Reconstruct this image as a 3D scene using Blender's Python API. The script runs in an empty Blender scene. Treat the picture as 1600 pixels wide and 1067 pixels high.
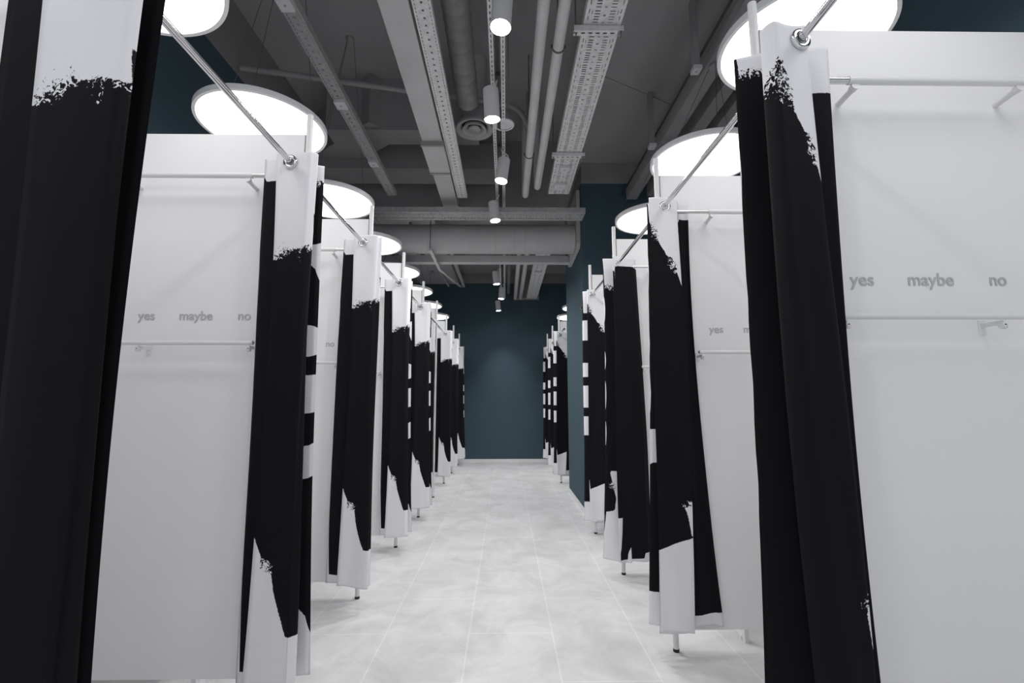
import bpy, bmesh, math, random
import numpy as np
from mathutils import Vector, Matrix
random.seed(4)
SC = bpy.context.scene
COL = SC.collection
PI = math.pi

# ---------------------------------------------------------------- camera, world, exposure
PITCH, YAW, ROLL, CAM_H = 0.1266, -0.0140, -0.0012, 1.1773
_fw = Vector((-math.sin(YAW) * math.cos(PITCH), math.cos(YAW) * math.cos(PITCH), math.sin(PITCH)))
_r = Vector((math.cos(YAW), math.sin(YAW), 0))
_u = _r.cross(_fw)
_rr = math.cos(ROLL) * _r + math.sin(ROLL) * _u
_uu = -math.sin(ROLL) * _r + math.cos(ROLL) * _u
cam_data = bpy.data.cameras.new('camera')
cam_data.sensor_width = 36.0
cam_data.lens = 734.25 / 1600 * 36.0
cam_data.clip_start = 0.02
cam = bpy.data.objects.new('camera', cam_data)
COL.objects.link(cam)
cam.matrix_world = Matrix(((_rr.x, _uu.x, -_fw.x, 0), (_rr.y, _uu.y, -_fw.y, 0), (_rr.z, _uu.z, -_fw.z, CAM_H), (0, 0, 0, 1)))
SC.camera = cam

world = bpy.data.worlds.new('world')
SC.world = world
world.use_nodes = True
world.node_tree.nodes['Background'].inputs[0].default_value = (0.80, 0.83, 0.88, 1)
world.node_tree.nodes['Background'].inputs[1].default_value = 0.42

SC.view_settings.view_transform = 'Standard'
SC.view_settings.look = 'None'
SC.view_settings.gamma = 1.0
SC.view_settings.use_curve_mapping = False
SC.view_settings.exposure = 0.87
DISC_POWER = 2.35
SPOT_POWER = 33.0

# ---------------------------------------------------------------- layout constants (metres)
XL, XR = -0.893, 0.811           # post lines left and right of the aisle
L_POSTS = [1.017 + n for n in range(9)]
R_POSTS = [1.385 + n for n in range(4)]
F_POSTS = [7.036 + n for n in range(3)]
POST_H, ROD_Z = 2.476, 2.165
WALL_L, WALL_R, WALL_B, Y0 = -2.0, 2.0, 9.49, -0.9
CEIL_R, CEIL_L = 3.81, 4.10
PIL_X, PIL_Y0, PIL_Y1 = 0.841, 4.986, 6.361

# ---------------------------------------------------------------- materials
def mat(name, col, rough=0.6, metal=0.0, spec=0.5, bump=None, var=None):
    m = bpy.data.materials.new(name)
    m.use_nodes = True
    nt = m.node_tree
    b = nt.nodes['Principled BSDF']
    b.inputs['Base Color'].default_value = (*col, 1)
    b.inputs['Roughness'].default_value = rough
    b.inputs['Metallic'].default_value = metal
    b.inputs['Specular IOR Level'].default_value = spec
    tc = nt.nodes.new('ShaderNodeTexCoord')
    if var:
        n = nt.nodes.new('ShaderNodeTexNoise')
        n.inputs['Scale'].default_value = var[0]
        n.inputs['Detail'].default_value = 5
        nt.links.new(tc.outputs['Object'], n.inputs['Vector'])
        r = nt.nodes.new('ShaderNodeValToRGB')
        r.color_ramp.elements[0].position = 0.3
        r.color_ramp.elements[1].position = 0.7
        r.color_ramp.elements[0].color = (*[c * (1 - var[1]) for c in col], 1)
        r.color_ramp.elements[1].color = (*[min(1, c * (1 + var[1])) for c in col], 1)
        nt.links.new(n.outputs['Fac'], r.inputs['Fac'])
        nt.links.new(r.outputs['Color'], b.inputs['Base Color'])
    if bump:
        n = nt.nodes.new('ShaderNodeTexNoise')
        n.inputs['Scale'].default_value = bump[0]
        n.inputs['Detail'].default_value = 4
        nt.links.new(tc.outputs['Object'], n.inputs['Vector'])
        bp = nt.nodes.new('ShaderNodeBump')
        bp.inputs['Strength'].default_value = bump[1]
        bp.inputs['Distance'].default_value = 0.004
        nt.links.new(n.outputs['Fac'], bp.inputs['Height'])
        nt.links.new(bp.outputs['Normal'], b.inputs['Normal'])
    return m

M = {}
M['panel'] = mat('white_laminate', (0.885, 0.885, 0.893), 0.45, spec=0.35, var=(3, 0.012))
M['white'] = mat('white_powder_coat', (0.80, 0.80, 0.81), 0.35, bump=(600, 0.05))
M['rubber'] = mat('black_rubber', (0.02, 0.02, 0.02), 0.7, var=(40, 0.1))
M['chrome'] = mat('polished_chrome', (0.72, 0.72, 0.73), 0.12, 1.0, bump=(30, 0.02))
M['edge'] = mat('grey_edge_band', (0.30, 0.30, 0.31), 0.5, var=(5, 0.05))
M['letter'] = mat('grey_vinyl_lettering', (0.50, 0.50, 0.51), 0.5, var=(20, 0.03))
M['ceil'] = mat('dark_grey_ceiling_paint', (0.32, 0.314, 0.32), 0.9, spec=0.2, bump=(25, 0.3), var=(1.2, 0.12))
M['beam'] = mat('grey_painted_concrete', (0.27, 0.266, 0.27), 0.9, spec=0.2, bump=(18, 0.3), var=(2, 0.1))
M['pipe'] = mat('grey_painted_pipe', (0.52, 0.515, 0.52), 0.5, var=(6, 0.06), bump=(40, 0.05))
M['duct'] = mat('grey_painted_duct', (0.46, 0.455, 0.46), 0.6, var=(4, 0.08), bump=(12, 0.25))
M['dduct'] = mat('dark_grey_duct', (0.27, 0.266, 0.27), 0.6, var=(5, 0.1))
M['tray'] = mat('galvanised_tray', (0.62, 0.615, 0.62), 0.5, 0.1, var=(30, 0.12))
M['dtray'] = mat('dull_galvanised_tray', (0.36, 0.358, 0.36), 0.55, 0.15, var=(30, 0.12))
M['spot'] = mat('spotlight_body_paint', (0.62, 0.62, 0.63), 0.45, var=(8, 0.02))
M['wire'] = mat('steel_wire', (0.12, 0.12, 0.12), 0.5, 0.5, var=(20, 0.05))
M['black'] = mat('black_plastic', (0.03, 0.03, 0.03), 0.5, var=(20, 0.1))
M['plate'] = mat('pale_plastic', (0.58, 0.58, 0.59), 0.5, var=(10, 0.03))

def emis(name, strength, col=(1, 1, 1)):
    m = bpy.data.materials.new(name)
    m.use_nodes = True
    nt = m.node_tree
    nt.nodes.clear()
    e = nt.nodes.new('ShaderNodeEmission')
    e.inputs[0].default_value = (*col, 1)
    e.inputs[1].default_value = strength
    o = nt.nodes.new('ShaderNodeOutputMaterial')
    nt.links.new(e.outputs[0], o.inputs[0])
    return m
M['glow'] = emis('lit_disc_diffuser', DISC_POWER, (1.0, 0.985, 0.985))
M['sglow'] = emis('lit_spot_lens', 22.0, (1.0, 0.98, 0.96))

def wall_mat():
    m = mat('teal_wall_with_grey_top_band', (0.05, 0.1, 0.12), 0.85, spec=0.2)
    nt = m.node_tree
    b = nt.nodes['Principled BSDF']
    g = nt.nodes.new('ShaderNodeNewGeometry')
    s = nt.nodes.new('ShaderNodeSeparateXYZ')
    nt.links.new(g.outputs['Position'], s.inputs[0])
    lt = nt.nodes.new('ShaderNodeMath'); lt.operation = 'GREATER_THAN'; lt.inputs[1].default_value = 3.595
    nt.links.new(s.outputs['Z'], lt.inputs[0])
    n = nt.nodes.new('ShaderNodeTexNoise'); n.inputs['Scale'].default_value = 1.5
    nt.links.new(g.outputs['Position'], n.inputs['Vector'])
    c1 = nt.nodes.new('ShaderNodeMixRGB')
    c1.inputs[1].default_value = (0.056, 0.091, 0.114, 1)
    c1.inputs[2].default_value = (0.060, 0.097, 0.120, 1)
    nt.links.new(n.outputs['Fac'], c1.inputs[0])
    c2 = nt.nodes.new('ShaderNodeMixRGB')
    nt.links.new(lt.outputs[0], c2.inputs[0])
    nt.links.new(c1.outputs[0], c2.inputs[1])
    c2.inputs[2].default_value = (0.27, 0.266, 0.27, 1)
    nt.links.new(c2.outputs[0], b.inputs['Base Color'])
    return m
M['teal'] = wall_mat()

def floor_mat():
    m = mat('pale_stone_floor_tiles', (0.7, 0.7, 0.7), 0.38, spec=0.4)
    nt = m.node_tree
    b = nt.nodes['Principled BSDF']
    g = nt.nodes.new('ShaderNodeNewGeometry')
    sp = nt.nodes.new('ShaderNodeSeparateXYZ'); nt.links.new(g.outputs['Position'], sp.inputs[0])
    cb = nt.nodes.new('ShaderNodeCombineXYZ'); nt.links.new(sp.outputs['Y'], cb.inputs['X']); nt.links.new(sp.outputs['X'], cb.inputs['Y'])
    mp = nt.nodes.new('ShaderNodeMapping')
    mp.inputs['Location'].default_value = (0.40, 0.185, 0)
    nt.links.new(cb.outputs[0], mp.inputs[0])
    br = nt.nodes.new('ShaderNodeTexBrick')
    br.offset = 0.5
    br.inputs['Scale'].default_value = 1.0
    br.inputs['Brick Width'].default_value = 0.85
    br.inputs['Row Height'].default_value = 0.425
    br.inputs['Mortar Size'].default_value = 0.0045
    br.inputs['Mortar Smooth'].default_value = 0.3
    br.inputs['Color1'].default_value = (0.92, 0.92, 0.92, 1)
    br.inputs['Color2'].default_value = (0.955, 0.955, 0.955, 1)
    br.inputs['Mortar'].default_value = (1.06, 1.06, 1.06, 1)
    nt.links.new(mp.outputs[0], br.inputs['Vector'])
    n1 = nt.nodes.new('ShaderNodeTexNoise'); n1.inputs['Scale'].default_value = 3.2; n1.inputs['Detail'].default_value = 10; n1.inputs['Roughness'].default_value = 0.68; n1.inputs['Distortion'].default_value = 0.7
    nt.links.new(g.outputs['Position'], n1.inputs['Vector'])
    r = nt.nodes.new('ShaderNodeValToRGB')
    r.color_ramp.elements[0].position = 0.32; r.color_ramp.elements[0].color = (0.62, 0.615, 0.62, 1)
    r.color_ramp.elements[1].position = 0.62; r.color_ramp.elements[1].color = (0.80, 0.798, 0.805, 1)
    nt.links.new(n1.outputs['Fac'], r.inputs[0])
    mx = nt.nodes.new('ShaderNodeMixRGB'); mx.blend_type = 'MULTIPLY'; mx.inputs[0].default_value = 1
    nt.links.new(r.outputs[0], mx.inputs[1]); nt.links.new(br.outputs['Color'], mx.inputs[2])
    nt.links.new(mx.outputs[0], b.inputs['Base Color'])
    bp = nt.nodes.new('ShaderNodeBump'); bp.inputs['Strength'].default_value = 0.15; bp.inputs['Distance'].default_value = 0.002
    nt.links.new(n1.outputs['Fac'], bp.inputs['Height']); nt.links.new(bp.outputs[0], b.inputs['Normal'])
    return m
M['floor'] = floor_mat()

def curtain_mat():
    # printed cotton: the ink field is a signed distance stored on the cloth, frayed where the brush ran dry
    m = mat('printed_black_and_white_cloth', (0.8, 0.8, 0.8), 0.85, spec=0.15)
    nt = m.node_tree
    b = nt.nodes['Principled BSDF']
    ink = nt.nodes.new('ShaderNodeAttribute'); ink.attribute_name = 'ink'
    fr = nt.nodes.new('ShaderNodeAttribute'); fr.attribute_name = 'fray'
    uv = nt.nodes.new('ShaderNodeUVMap'); uv.uv_map = 'cloth'
    n = nt.nodes.new('ShaderNodeTexNoise'); n.inputs['Scale'].default_value = 75; n.inputs['Detail'].default_value = 3; n.inputs['Roughness'].default_value = 0.6; n.inputs['Distortion'].default_value = 1.2
    nt.links.new(uv.outputs[0], n.inputs['Vector'])
    def math_(op, a, c=None):
        x = nt.nodes.new('ShaderNodeMath'); x.operation = op
        for i, v in enumerate((a, c)):
            if v is None: continue
            if isinstance(v, (int, float)): x.inputs[i].default_value = v
            else: nt.links.new(v, x.inputs[i])
        return x.outputs[0]
    nz = math_('SUBTRACT', n.outputs['Fac'], 0.5)
    amp = math_('ADD', math_('MULTIPLY', fr.outputs['Fac'], 0.26), 0.006)
    v = math_('ADD', ink.outputs['Fac'], math_('MULTIPLY', nz, amp))
    mask = nt.nodes.new('ShaderNodeMapRange'); mask.inputs['From Min'].default_value = -0.0008; mask.inputs['From Max'].default_value = 0.0008
    nt.links.new(v, mask.inputs['Value'])
    mx = nt.nodes.new('ShaderNodeMixRGB')
    mx.inputs[1].default_value = (0.80, 0.80, 0.83, 1)
    mx.inputs[2].default_value = (0.0070, 0.0064, 0.0085, 1)
    nt.links.new(mask.outputs[0], mx.inputs[0])
    nt.links.new(mx.outputs[0], b.inputs['Base Color'])
    w = nt.nodes.new('ShaderNodeTexNoise'); w.inputs['Scale'].default_value = 9; w.inputs['Detail'].default_value = 3
    nt.links.new(uv.outputs[0], w.inputs['Vector'])
    bp = nt.nodes.new('ShaderNodeBump'); bp.inputs['Strength'].default_value = 0.25; bp.inputs['Distance'].default_value = 0.01
    nt.links.new(w.outputs['Fac'], bp.inputs['Height']); nt.links.new(bp.outputs[0], b.inputs['Normal'])
    return m
M['cloth'] = curtain_mat()

# ---------------------------------------------------------------- helpers
def new_bm(): return bmesh.new()

def box(bm, x0, x1, y0, y1, z0, z1):
    vs = [bm.verts.new((x, y, z)) for x in (x0, x1) for y in (y0, y1) for z in (z0, z1)]
    for f in ((0, 1, 3, 2), (4, 6, 7, 5), (0, 4, 5, 1), (2, 3, 7, 6), (0, 2, 6, 4), (1, 5, 7, 3)):
        bm.faces.new([vs[i] for i in f])
    return vs

def obox(bm, p, q, w, h, up=(0, 0, 1)):
    """bar of section w x h from p to q"""
    p, q, up = Vector(p), Vector(q), Vector(up)
    d = (q - p).normalized(); s = d.cross(up).normalized(); t = s.cross(d)
    a = []
    for c in (p, q):
        for i, j in ((-1, -1), (1, -1), (1, 1), (-1, 1)):
            a.append(bm.verts.new(c + s * (w / 2 * i) + t * (h / 2 * j)))
    for f in ((3, 2, 1, 0), (4, 5, 6, 7), (0, 1, 5, 4), (1, 2, 6, 5), (2, 3, 7, 6), (3, 0, 4, 7)):
        bm.faces.new([a[i] for i in f])

def tube(bm, pts, r, n=16, caps=True, r2=None):
    pts = [Vector(p) for p in pts]
    rings = []
    ref = None
    for i, p in enumerate(pts):
        d = ((pts[min(i + 1, len(pts) - 1)]) - pts[max(i - 1, 0)]).normalized()
        if ref is None:
            ref = Vector((0, 0, 1)) if abs(d.z) < 0.9 else Vector((1, 0, 0))
        s = d.cross(ref).normalized(); t = s.cross(d).normalized(); ref = t
        rad = r if r2 is None else r + (r2 - r) * i / (len(pts) - 1)
        rings.append([bm.verts.new(p + s * (rad * math.cos(2 * PI * k / n)) + t * (rad * math.sin(2 * PI * k / n))) for k in range(n)])
    for a, c in zip(rings, rings[1:]):
        for k in range(n):
            f = bm.faces.new((a[k], a[(k + 1) % n], c[(k + 1) % n], c[k])); f.smooth = True
    if caps:
        bm.faces.new(rings[0]); bm.faces.new(rings[-1][::-1])

def lathe(bm, prof, n=64, axis=None, loc=(0, 0, 0), closed=False):
    """profile [(r, z)] revolved about z, then turned by matrix axis"""
    mtx = axis or Matrix.Identity(3)
    loc = Vector(loc)
    rings = []
    for r, z in prof:
        if r < 1e-6: rings.append([bm.verts.new(loc + mtx @ Vector((0, 0, z)))])
        else: rings.append([bm.verts.new(loc + mtx @ Vector((r * math.cos(2 * PI * k / n), r * math.sin(2 * PI * k / n), z))) for k in range(n)])
    pr = list(zip(rings, rings[1:]))
    if closed: pr.append((rings[-1], rings[0]))
    for a, c in pr:
        for k in range(n):
            k2 = (k + 1) % n
            if len(a) == 1 and len(c) == 1: continue
            if len(a) == 1: f = bm.faces.new((a[0], c[k], c[k2]))
            elif len(c) == 1: f = bm.faces.new((a[k], c[0], a[k2]))
            else: f = bm.faces.new((a[k], c[k], c[k2], a[k2]))
            f.smooth = True

def mkobj(name, bm, m, parent=None, smooth=None, bevel=0.0):
    me = bpy.data.meshes.new(name)
    bmesh.ops.recalc_face_normals(bm, faces=bm.faces)
    bm.to_mesh(me); bm.free()
    for mm in (m if isinstance(m, (list, tuple)) else [m]): me.materials.append(mm)
    o = bpy.data.objects.new(name, me)
    COL.objects.link(o)
    if parent: o.parent = parent
    if bevel:
        b = o.modifiers.new('bevel', 'BEVEL'); b.width = bevel; b.segments = 2; b.limit_method = 'ANGLE'
    return o

def sharp(o, ang=40):
    """flat caps on smooth tubes"""
    me = o.data
    me.set_sharp_from_angle(angle=math.radians(ang))

def tag(o, label, cat, group=None, kind=None):
    if label: o['label'] = label
    if cat: o['category'] = cat
    if group: o['group'] = group
    if kind: o['kind'] = kind
    return o

def thing(name, loc, label, cat, group=None):
    o = bpy.data.objects.new(name, None)
    o.empty_display_size = 0.1
    COL.objects.link(o); o.location = loc
    return tag(o, label, cat, group)

def kids(o): return [c for c in COL.objects if c.parent == o]
def copy_tree(o, parent=None):
    c = o.copy(); COL.objects.link(c); c.parent = parent
    for k in kids(o): copy_tree(k, c)
    return c

def structure(name, bm, m, label=None):
    o = mkobj(name, bm, m); o['kind'] = 'structure'
    o['label'] = label or name.replace('_', ' '); o['category'] = name.split('_')[0]
    return o

ORD = ['first', 'second', 'third', 'fourth', 'fifth', 'sixth', 'seventh', 'eighth', 'ninth']

# ---------------------------------------------------------------- room shell
b = new_bm(); box(b, WALL_L, WALL_R, Y0, WALL_B, -0.12, 0); structure('floor', b, M['floor'], 'pale grey stone tile floor of the aisle')
b = new_bm(); box(b, WALL_L - .12, WALL_L, Y0, WALL_B + .12, -0.12, CEIL_L + .2); structure('wall_left', b, M['teal'], 'dark teal side wall behind the left row')
b = new_bm(); box(b, WALL_R, WALL_R + .12, Y0, WALL_B + .12, -0.12, CEIL_L + .2); structure('wall_right', b, M['teal'], 'dark teal side wall behind the right row')
b = new_bm(); box(b, WALL_L, WALL_R, WALL_B, WALL_B + .12, -0.12, CEIL_L + .2); structure('wall_back', b, M['teal'], 'teal wall closing the far end of the aisle')
b = new_bm(); box(b, WALL_L, WALL_L + .02, Y0, WALL_B, 0, 2.36); structure('trim_9', b, M['panel'], 'white cladding at the back of the left cubicles')  # cladding on both sides is unseen, added to bounce light into the cubicles
b = new_bm(); box(b, WALL_R - .02, WALL_R, Y0, PIL_Y0 - .001, 0, 2.36); structure('trim_10', b, M['panel'], 'white cladding at the back of the near right cubicles')
b = new_bm(); box(b, WALL_R - .02, WALL_R, PIL_Y1 + .001, WALL_B, 0, 2.36); structure('trim_11', b, M['panel'], 'white cladding at the back of the far right cubicles')
b = new_bm(); box(b, PIL_X, WALL_R, PIL_Y0, PIL_Y1, 0, CEIL_R); structure('wall_pillar', b, M['teal'], 'teal wall block jutting out between the right hand rows')
# ceiling: a higher slab over the left and the aisle, a lower one on the right and at the far end
b = new_bm(); box(b, WALL_L, 0.66, Y0, 5.10, CEIL_L, CEIL_L + .2)
structure('ceiling', b, M['ceil'], 'dark grey painted concrete ceiling over the left row and the aisle')
b = new_bm(); box(b, 0.66, WALL_R, Y0, 5.10, CEIL_R, CEIL_L + .2)
obox(b, (0.67, 3.46, CEIL_R), (1.99, 4.16, CEIL_R), 0.02, 0.016)
obox(b, (0.67, 1.2, CEIL_R), (1.99, 1.9, CEIL_R), 0.02, 0.016)
structure('ceiling', b, M['ceil'], 'dark grey lower ceiling over the near right row')
b = new_bm(); box(b, WALL_L, WALL_R, 5.10, WALL_B, CEIL_R, CEIL_L + .2)
structure('ceiling', b, M['ceil'], 'dark grey lower ceiling at the far end')
b = new_bm(); box(b, WALL_L, 0.66, 5.0, 5.1, 3.30, CEIL_L); structure('trim_1', b, M['beam'], 'dark downstand beam above the round duct')  # bulkhead added to fill the dark void above the duct
b = new_bm(); box(b, -1.62, -0.25, 3.97, 4.21, 3.60, CEIL_L); structure('trim_2', b, M['beam'], 'dark concrete cross beam left of the aisle')
b = new_bm(); box(b, WALL_L, -0.02, 4.52, 4.86, 3.52, 3.80); structure('trim_3', b, M['beam'], 'dark rounded cross beam behind the first')
b = new_bm(); obox(b, (-1.98, 4.75, 3.862), (-1.10, 4.02, 3.862), 0.34, 0.47); structure('trim_4', b, M['beam'], 'slanting dark beam meeting the left wall')
b = new_bm(); box(b, 0.17, 0.68, 9.28, WALL_B, 3.245, CEIL_R); structure('trim_5', b, M['beam'], 'grey boxed recess at the top of the back wall')
b = new_bm(); box(b, PIL_X, WALL_R, PIL_Y0 - .06, PIL_Y0, 3.597, CEIL_R); structure('trim_6', b, M['beam'], 'grey beam across the top of the teal wall block')
b = new_bm(); box(b, WALL_L, WALL_R, WALL_B - .012, WALL_B, 0, .05); structure('baseboard_back', b, M['white'], 'white skirting at the foot of the back wall')
b = new_bm(); box(b, PIL_X - .012, PIL_X, PIL_Y0 - .012, PIL_Y1 + .012, 0, .05); box(b, PIL_X, WALL_R, PIL_Y0 - .012, PIL_Y0, 0, .05); structure('baseboard_pillar', b, M['white'], 'white skirting round the teal wall block')

# ---------------------------------------------------------------- partitions with post, rails and lettering
def word_mesh(txt, size):
    cu = bpy.data.curves.new('t', 'FONT'); cu.body = txt; cu.size = size; cu.extrude = 0.0006; cu.offset = 0.0006
    o = bpy.data.objects.new('t', cu); COL.objects.link(o)
    bpy.context.view_layer.update()
    me = bpy.data.meshes.new_from_object(o.evaluated_get(bpy.context.evaluated_depsgraph_get()))
    bpy.data.objects.remove(o); bpy.data.curves.remove(cu)
    return me

def word(txt, x_left, width, parent):
    me = word_mesh(txt, 0.055)
    xs = [v.co.x for v in me.vertices]
    lo, hi = min(xs), max(xs)
    for v in me.vertices:
        v.co = Vector(((v.co.x - lo) * width / (hi - lo), -v.co.z, v.co.y))
    me.name = 'word'; me.materials.clear(); me.materials.append(M['letter'])
    o = bpy.data.objects.new('word_' + txt, me); COL.objects.link(o); o.parent = parent
    o.location = (x_left, -0.0015, 1.527)
    o['label'] = 'grey word "%s" on the white panel' % txt
    return o

def make_partition(sx, label, group):
    """origin on the floor at the post; sx = -1 panel runs to the left, +1 to the right"""
    X0 = XL if sx < 0 else XR
    outer = (abs(WALL_L) if sx < 0 else WALL_R) - abs(X0) - 0.022
    def rng(a, c):
        a, c = sx * a, sx * c
        return (min(a, c), max(a, c))
    t = thing('cubicle_divider', (X0, 0, 0), label, 'divider', group)
    bm = new_bm(); tube(bm, [(0, 0, 0.014), (0, 0, POST_H)], 0.0135, 20)
    post = mkobj('post', bm, M['white'], t); sharp(post)
    bm = new_bm(); tube(bm, [(0, 0, 0), (0, 0, 0.014)], 0.0145, 20)
    sharp(mkobj('rubber_foot', bm, M['rubber'], post))
    bm = new_bm(); x = rng(0.019, outer); box(bm, x[0], x[1], 0, 0.019, 0.095, 2.382)
    p = mkobj('panel', bm, M['panel'], t)
    bm = new_bm(); x = rng(0.0165, 0.0195); box(bm, x[0], x[1], -0.0005, 0.0195, 0.095, 2.382)
    mkobj('edge_band', bm, M['edge'], p)
    # hanging rail high up: chrome end by the post, white tube beyond
    zr, yr = 2.148, -0.075
    a = 0.235 if sx > 0 else 0.20
    bm = new_bm(); tube(bm, [(sx * a, yr, zr), (sx * (outer - .002), yr, zr)], 0.0125, 16)
    rail = mkobj('hanging_rail', bm, M['white'], t); sharp(rail)
    bm = new_bm(); tube(bm, [(sx * 0.03, yr, zr), (sx * (a + .002), yr, zr)], 0.0105, 16); tube(bm, [(sx * 0.03, yr, zr), (0, -0.01, zr)], 0.008, 10)
    sharp(mkobj('rail_end', bm, M['chrome'], rail))
    for xb in (a + 0.02, a + 0.53):
        bm = new_bm()
        tube(bm, [(sx * xb, yr, zr - 0.012), (sx * xb, yr + 0.015, zr - 0.022), (sx * xb, -0.004, zr - 0.028), (sx * xb, 0.0, zr - 0.028)], 0.009, 10)
        tube(bm, [(sx * xb, yr - 0.004, zr - 0.018), (sx * xb, yr + 0.012, zr - 0.02)], 0.012, 10)
        sharp(mkobj('bracket', bm, M['white'], rail))
    # short rail for hangers under the words
    zl, yl = 1.420, -0.062
    bm = new_bm(); tube(bm, [(sx * 0.158, yl, zl), (sx * 0.72, yl, zl)], 0.0095, 16)
    low = mkobj('hanger_rail', bm, M['white'], t); sharp(low)
    for xa, xc in ((0.154, 0.1585), (0.72, 0.724)):
        bm = new_bm(); tube(bm, [(sx * xa, yl, zl), (sx * xc, yl, zl)], 0.006, 12); mkobj('end_plug', bm, M['edge'], low)
    for xb in (0.172, 0.628):
        bm = new_bm()
        obox(bm, (sx * xb, yl - .006, zl - 0.018), (sx * xb, 0, zl - 0.018), 0.007, 0.012)
        tube(bm, [(sx * xb - .006, yl, zl - 0.028), (sx * xb + .006, yl, zl - 0.028)], 0.009, 12)
        box(bm, sx * xb - .010, sx * xb + .010, -0.003, 0, zl - .045, zl - .002)
        br = mkobj('bracket', bm, M['white'], low)
        bm = new_bm(); tube(bm, [(sx * xb, yl - .0085, zl - 0.026), (sx * xb, yl - .005, zl - 0.026)], 0.0035, 8)
        mkobj('screw', bm, M['black'], low)
    spec = [('yes', 0.239, 0.074), ('maybe', 0.419, 0.141), ('no', 0.672, 0.052)]
    if sx > 0:
        for w_, x_, wd in spec: word(w_, x_, wd, t)
    else:
        for w_, x_, wd in (('yes', -0.690, 0.072), ('maybe', -0.512, 0.141), ('no', -0.261, 0.054)): word(w_, x_, wd, t)
    return t

cat_p = 'partition'
gL, gR, gF = 'white fitting room dividers of the left row', 'white fitting room dividers of the near right row', 'white fitting room dividers of the far right row'
partL = make_partition(-1, '', gL)
for i, y in enumerate(L_POSTS):
    o = partL if i == 0 else copy_tree(partL)
    o.location.y = y
    o['label'] = ['white divider at the left edge of the picture, nearest of the left row',
                  'white left row divider showing yes, maybe and no with a short rail',
                  'white left row divider showing only the word no beside its curtain'][i] if i < 3 else \
        ('white divider with tall post, last of the left row by the teal back wall' if i == 8 else 'white divider with tall post, %s from the front in the left row' % ORD[i])
partR = make_partition(1, '', gR)
for i, y in enumerate(R_POSTS):
    o = partR if i == 0 else copy_tree(partR)
    o.location.y = y
    o['label'] = ['large white right hand divider showing yes, maybe and no in full',
                  'white right row divider showing yes beside a half hidden maybe',
                  'white right row divider, third from the front, rail tip behind its curtain',
                  'white right row divider nearest the teal wall block'][i]
for i, y in enumerate(F_POSTS):
    o = copy_tree(partR); o.location.y = y; o['group'] = gF
    o['label'] = ['white far right divider just past the teal wall block', 'white divider in the middle of the far right row', 'white divider of the far right row closest to the back wall'][i]

# ---------------------------------------------------------------- chrome curtain rods, one per bay
def make_rod(x, y0, y1, label, group):
    t = thing('curtain_rod', (x, y0, ROD_Z), label, 'curtain rod', group)
    bm = new_bm(); tube(bm, [(0, 0.012, 0), (0, y1 - y0 - 0.012, 0)], 0.0115, 20)
    sharp(mkobj('tube', bm, M['chrome'], t))
    for a, c in ((0, 0.03), (y1 - y0 - 0.03, y1 - y0)):
        bm = new_bm(); tube(bm, [(0, a, 0), (0, c, 0)], 0.0145, 16); sharp(mkobj('end_socket', bm, M['chrome'], t))
    return t
ys = [-0.2] + L_POSTS
for i in range(len(ys) - 1):
    make_rod(XL, ys[i] + .014, ys[i + 1] - .014, 'chrome curtain rod leading to the %s post of the left row' % (ORD[i] if i < 8 else 'last'), 'chrome curtain rods of the left row')
make_rod(XR, 0.1, R_POSTS[0] - .014, 'chrome curtain rod running out of the top right to the nearest right curtain', 'chrome curtain rods of the near right row')
for i in range(3):
    make_rod(XR, R_POSTS[i] + .014, R_POSTS[i + 1] - .014, 'chrome curtain rod leading to the %s curtain of the near right row' % ORD[i + 1], 'chrome curtain rods of the near right row')
make_rod(XR, R_POSTS[3] + .014, PIL_Y0 - .014, 'chrome curtain rod ending at the teal wall block', 'chrome curtain rods of the near right row')
ys = [PIL_Y1 + .014] + F_POSTS
for i in range(3):
    make_rod(XR, ys[i] + .014, ys[i + 1] - .014, 'chrome curtain rod leading to the %s post of the far right row' % ORD[i], 'chrome curtain rods of the far right row')

# ---------------------------------------------------------------- curtains
def poly_sd(P, px, pz):
    """signed distance, positive inside polygon P"""
    P = np.array(P, float)
    d = np.full(px.shape, 1e9); inside = np.zeros(px.shape, bool)
    n = len(P)
    for i in range(n):
        ax, az = P[i]; bx, bz = P[(i + 1) % n]
        ex, ez = bx - ax, bz - az
        L2 = ex * ex + ez * ez + 1e-12
        t = np.clip(((px - ax) * ex + (pz - az) * ez) / L2, 0, 1)
        d = np.minimum(d, np.hypot(px - ax - t * ex, pz - az - t * ez))
        c = ((az > pz) != (bz > pz)) & (px < (bx - ax) * (pz - az) / (bz - az + 1e-12) + ax)
        inside ^= c
    return np.where(inside, d, -d)

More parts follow.
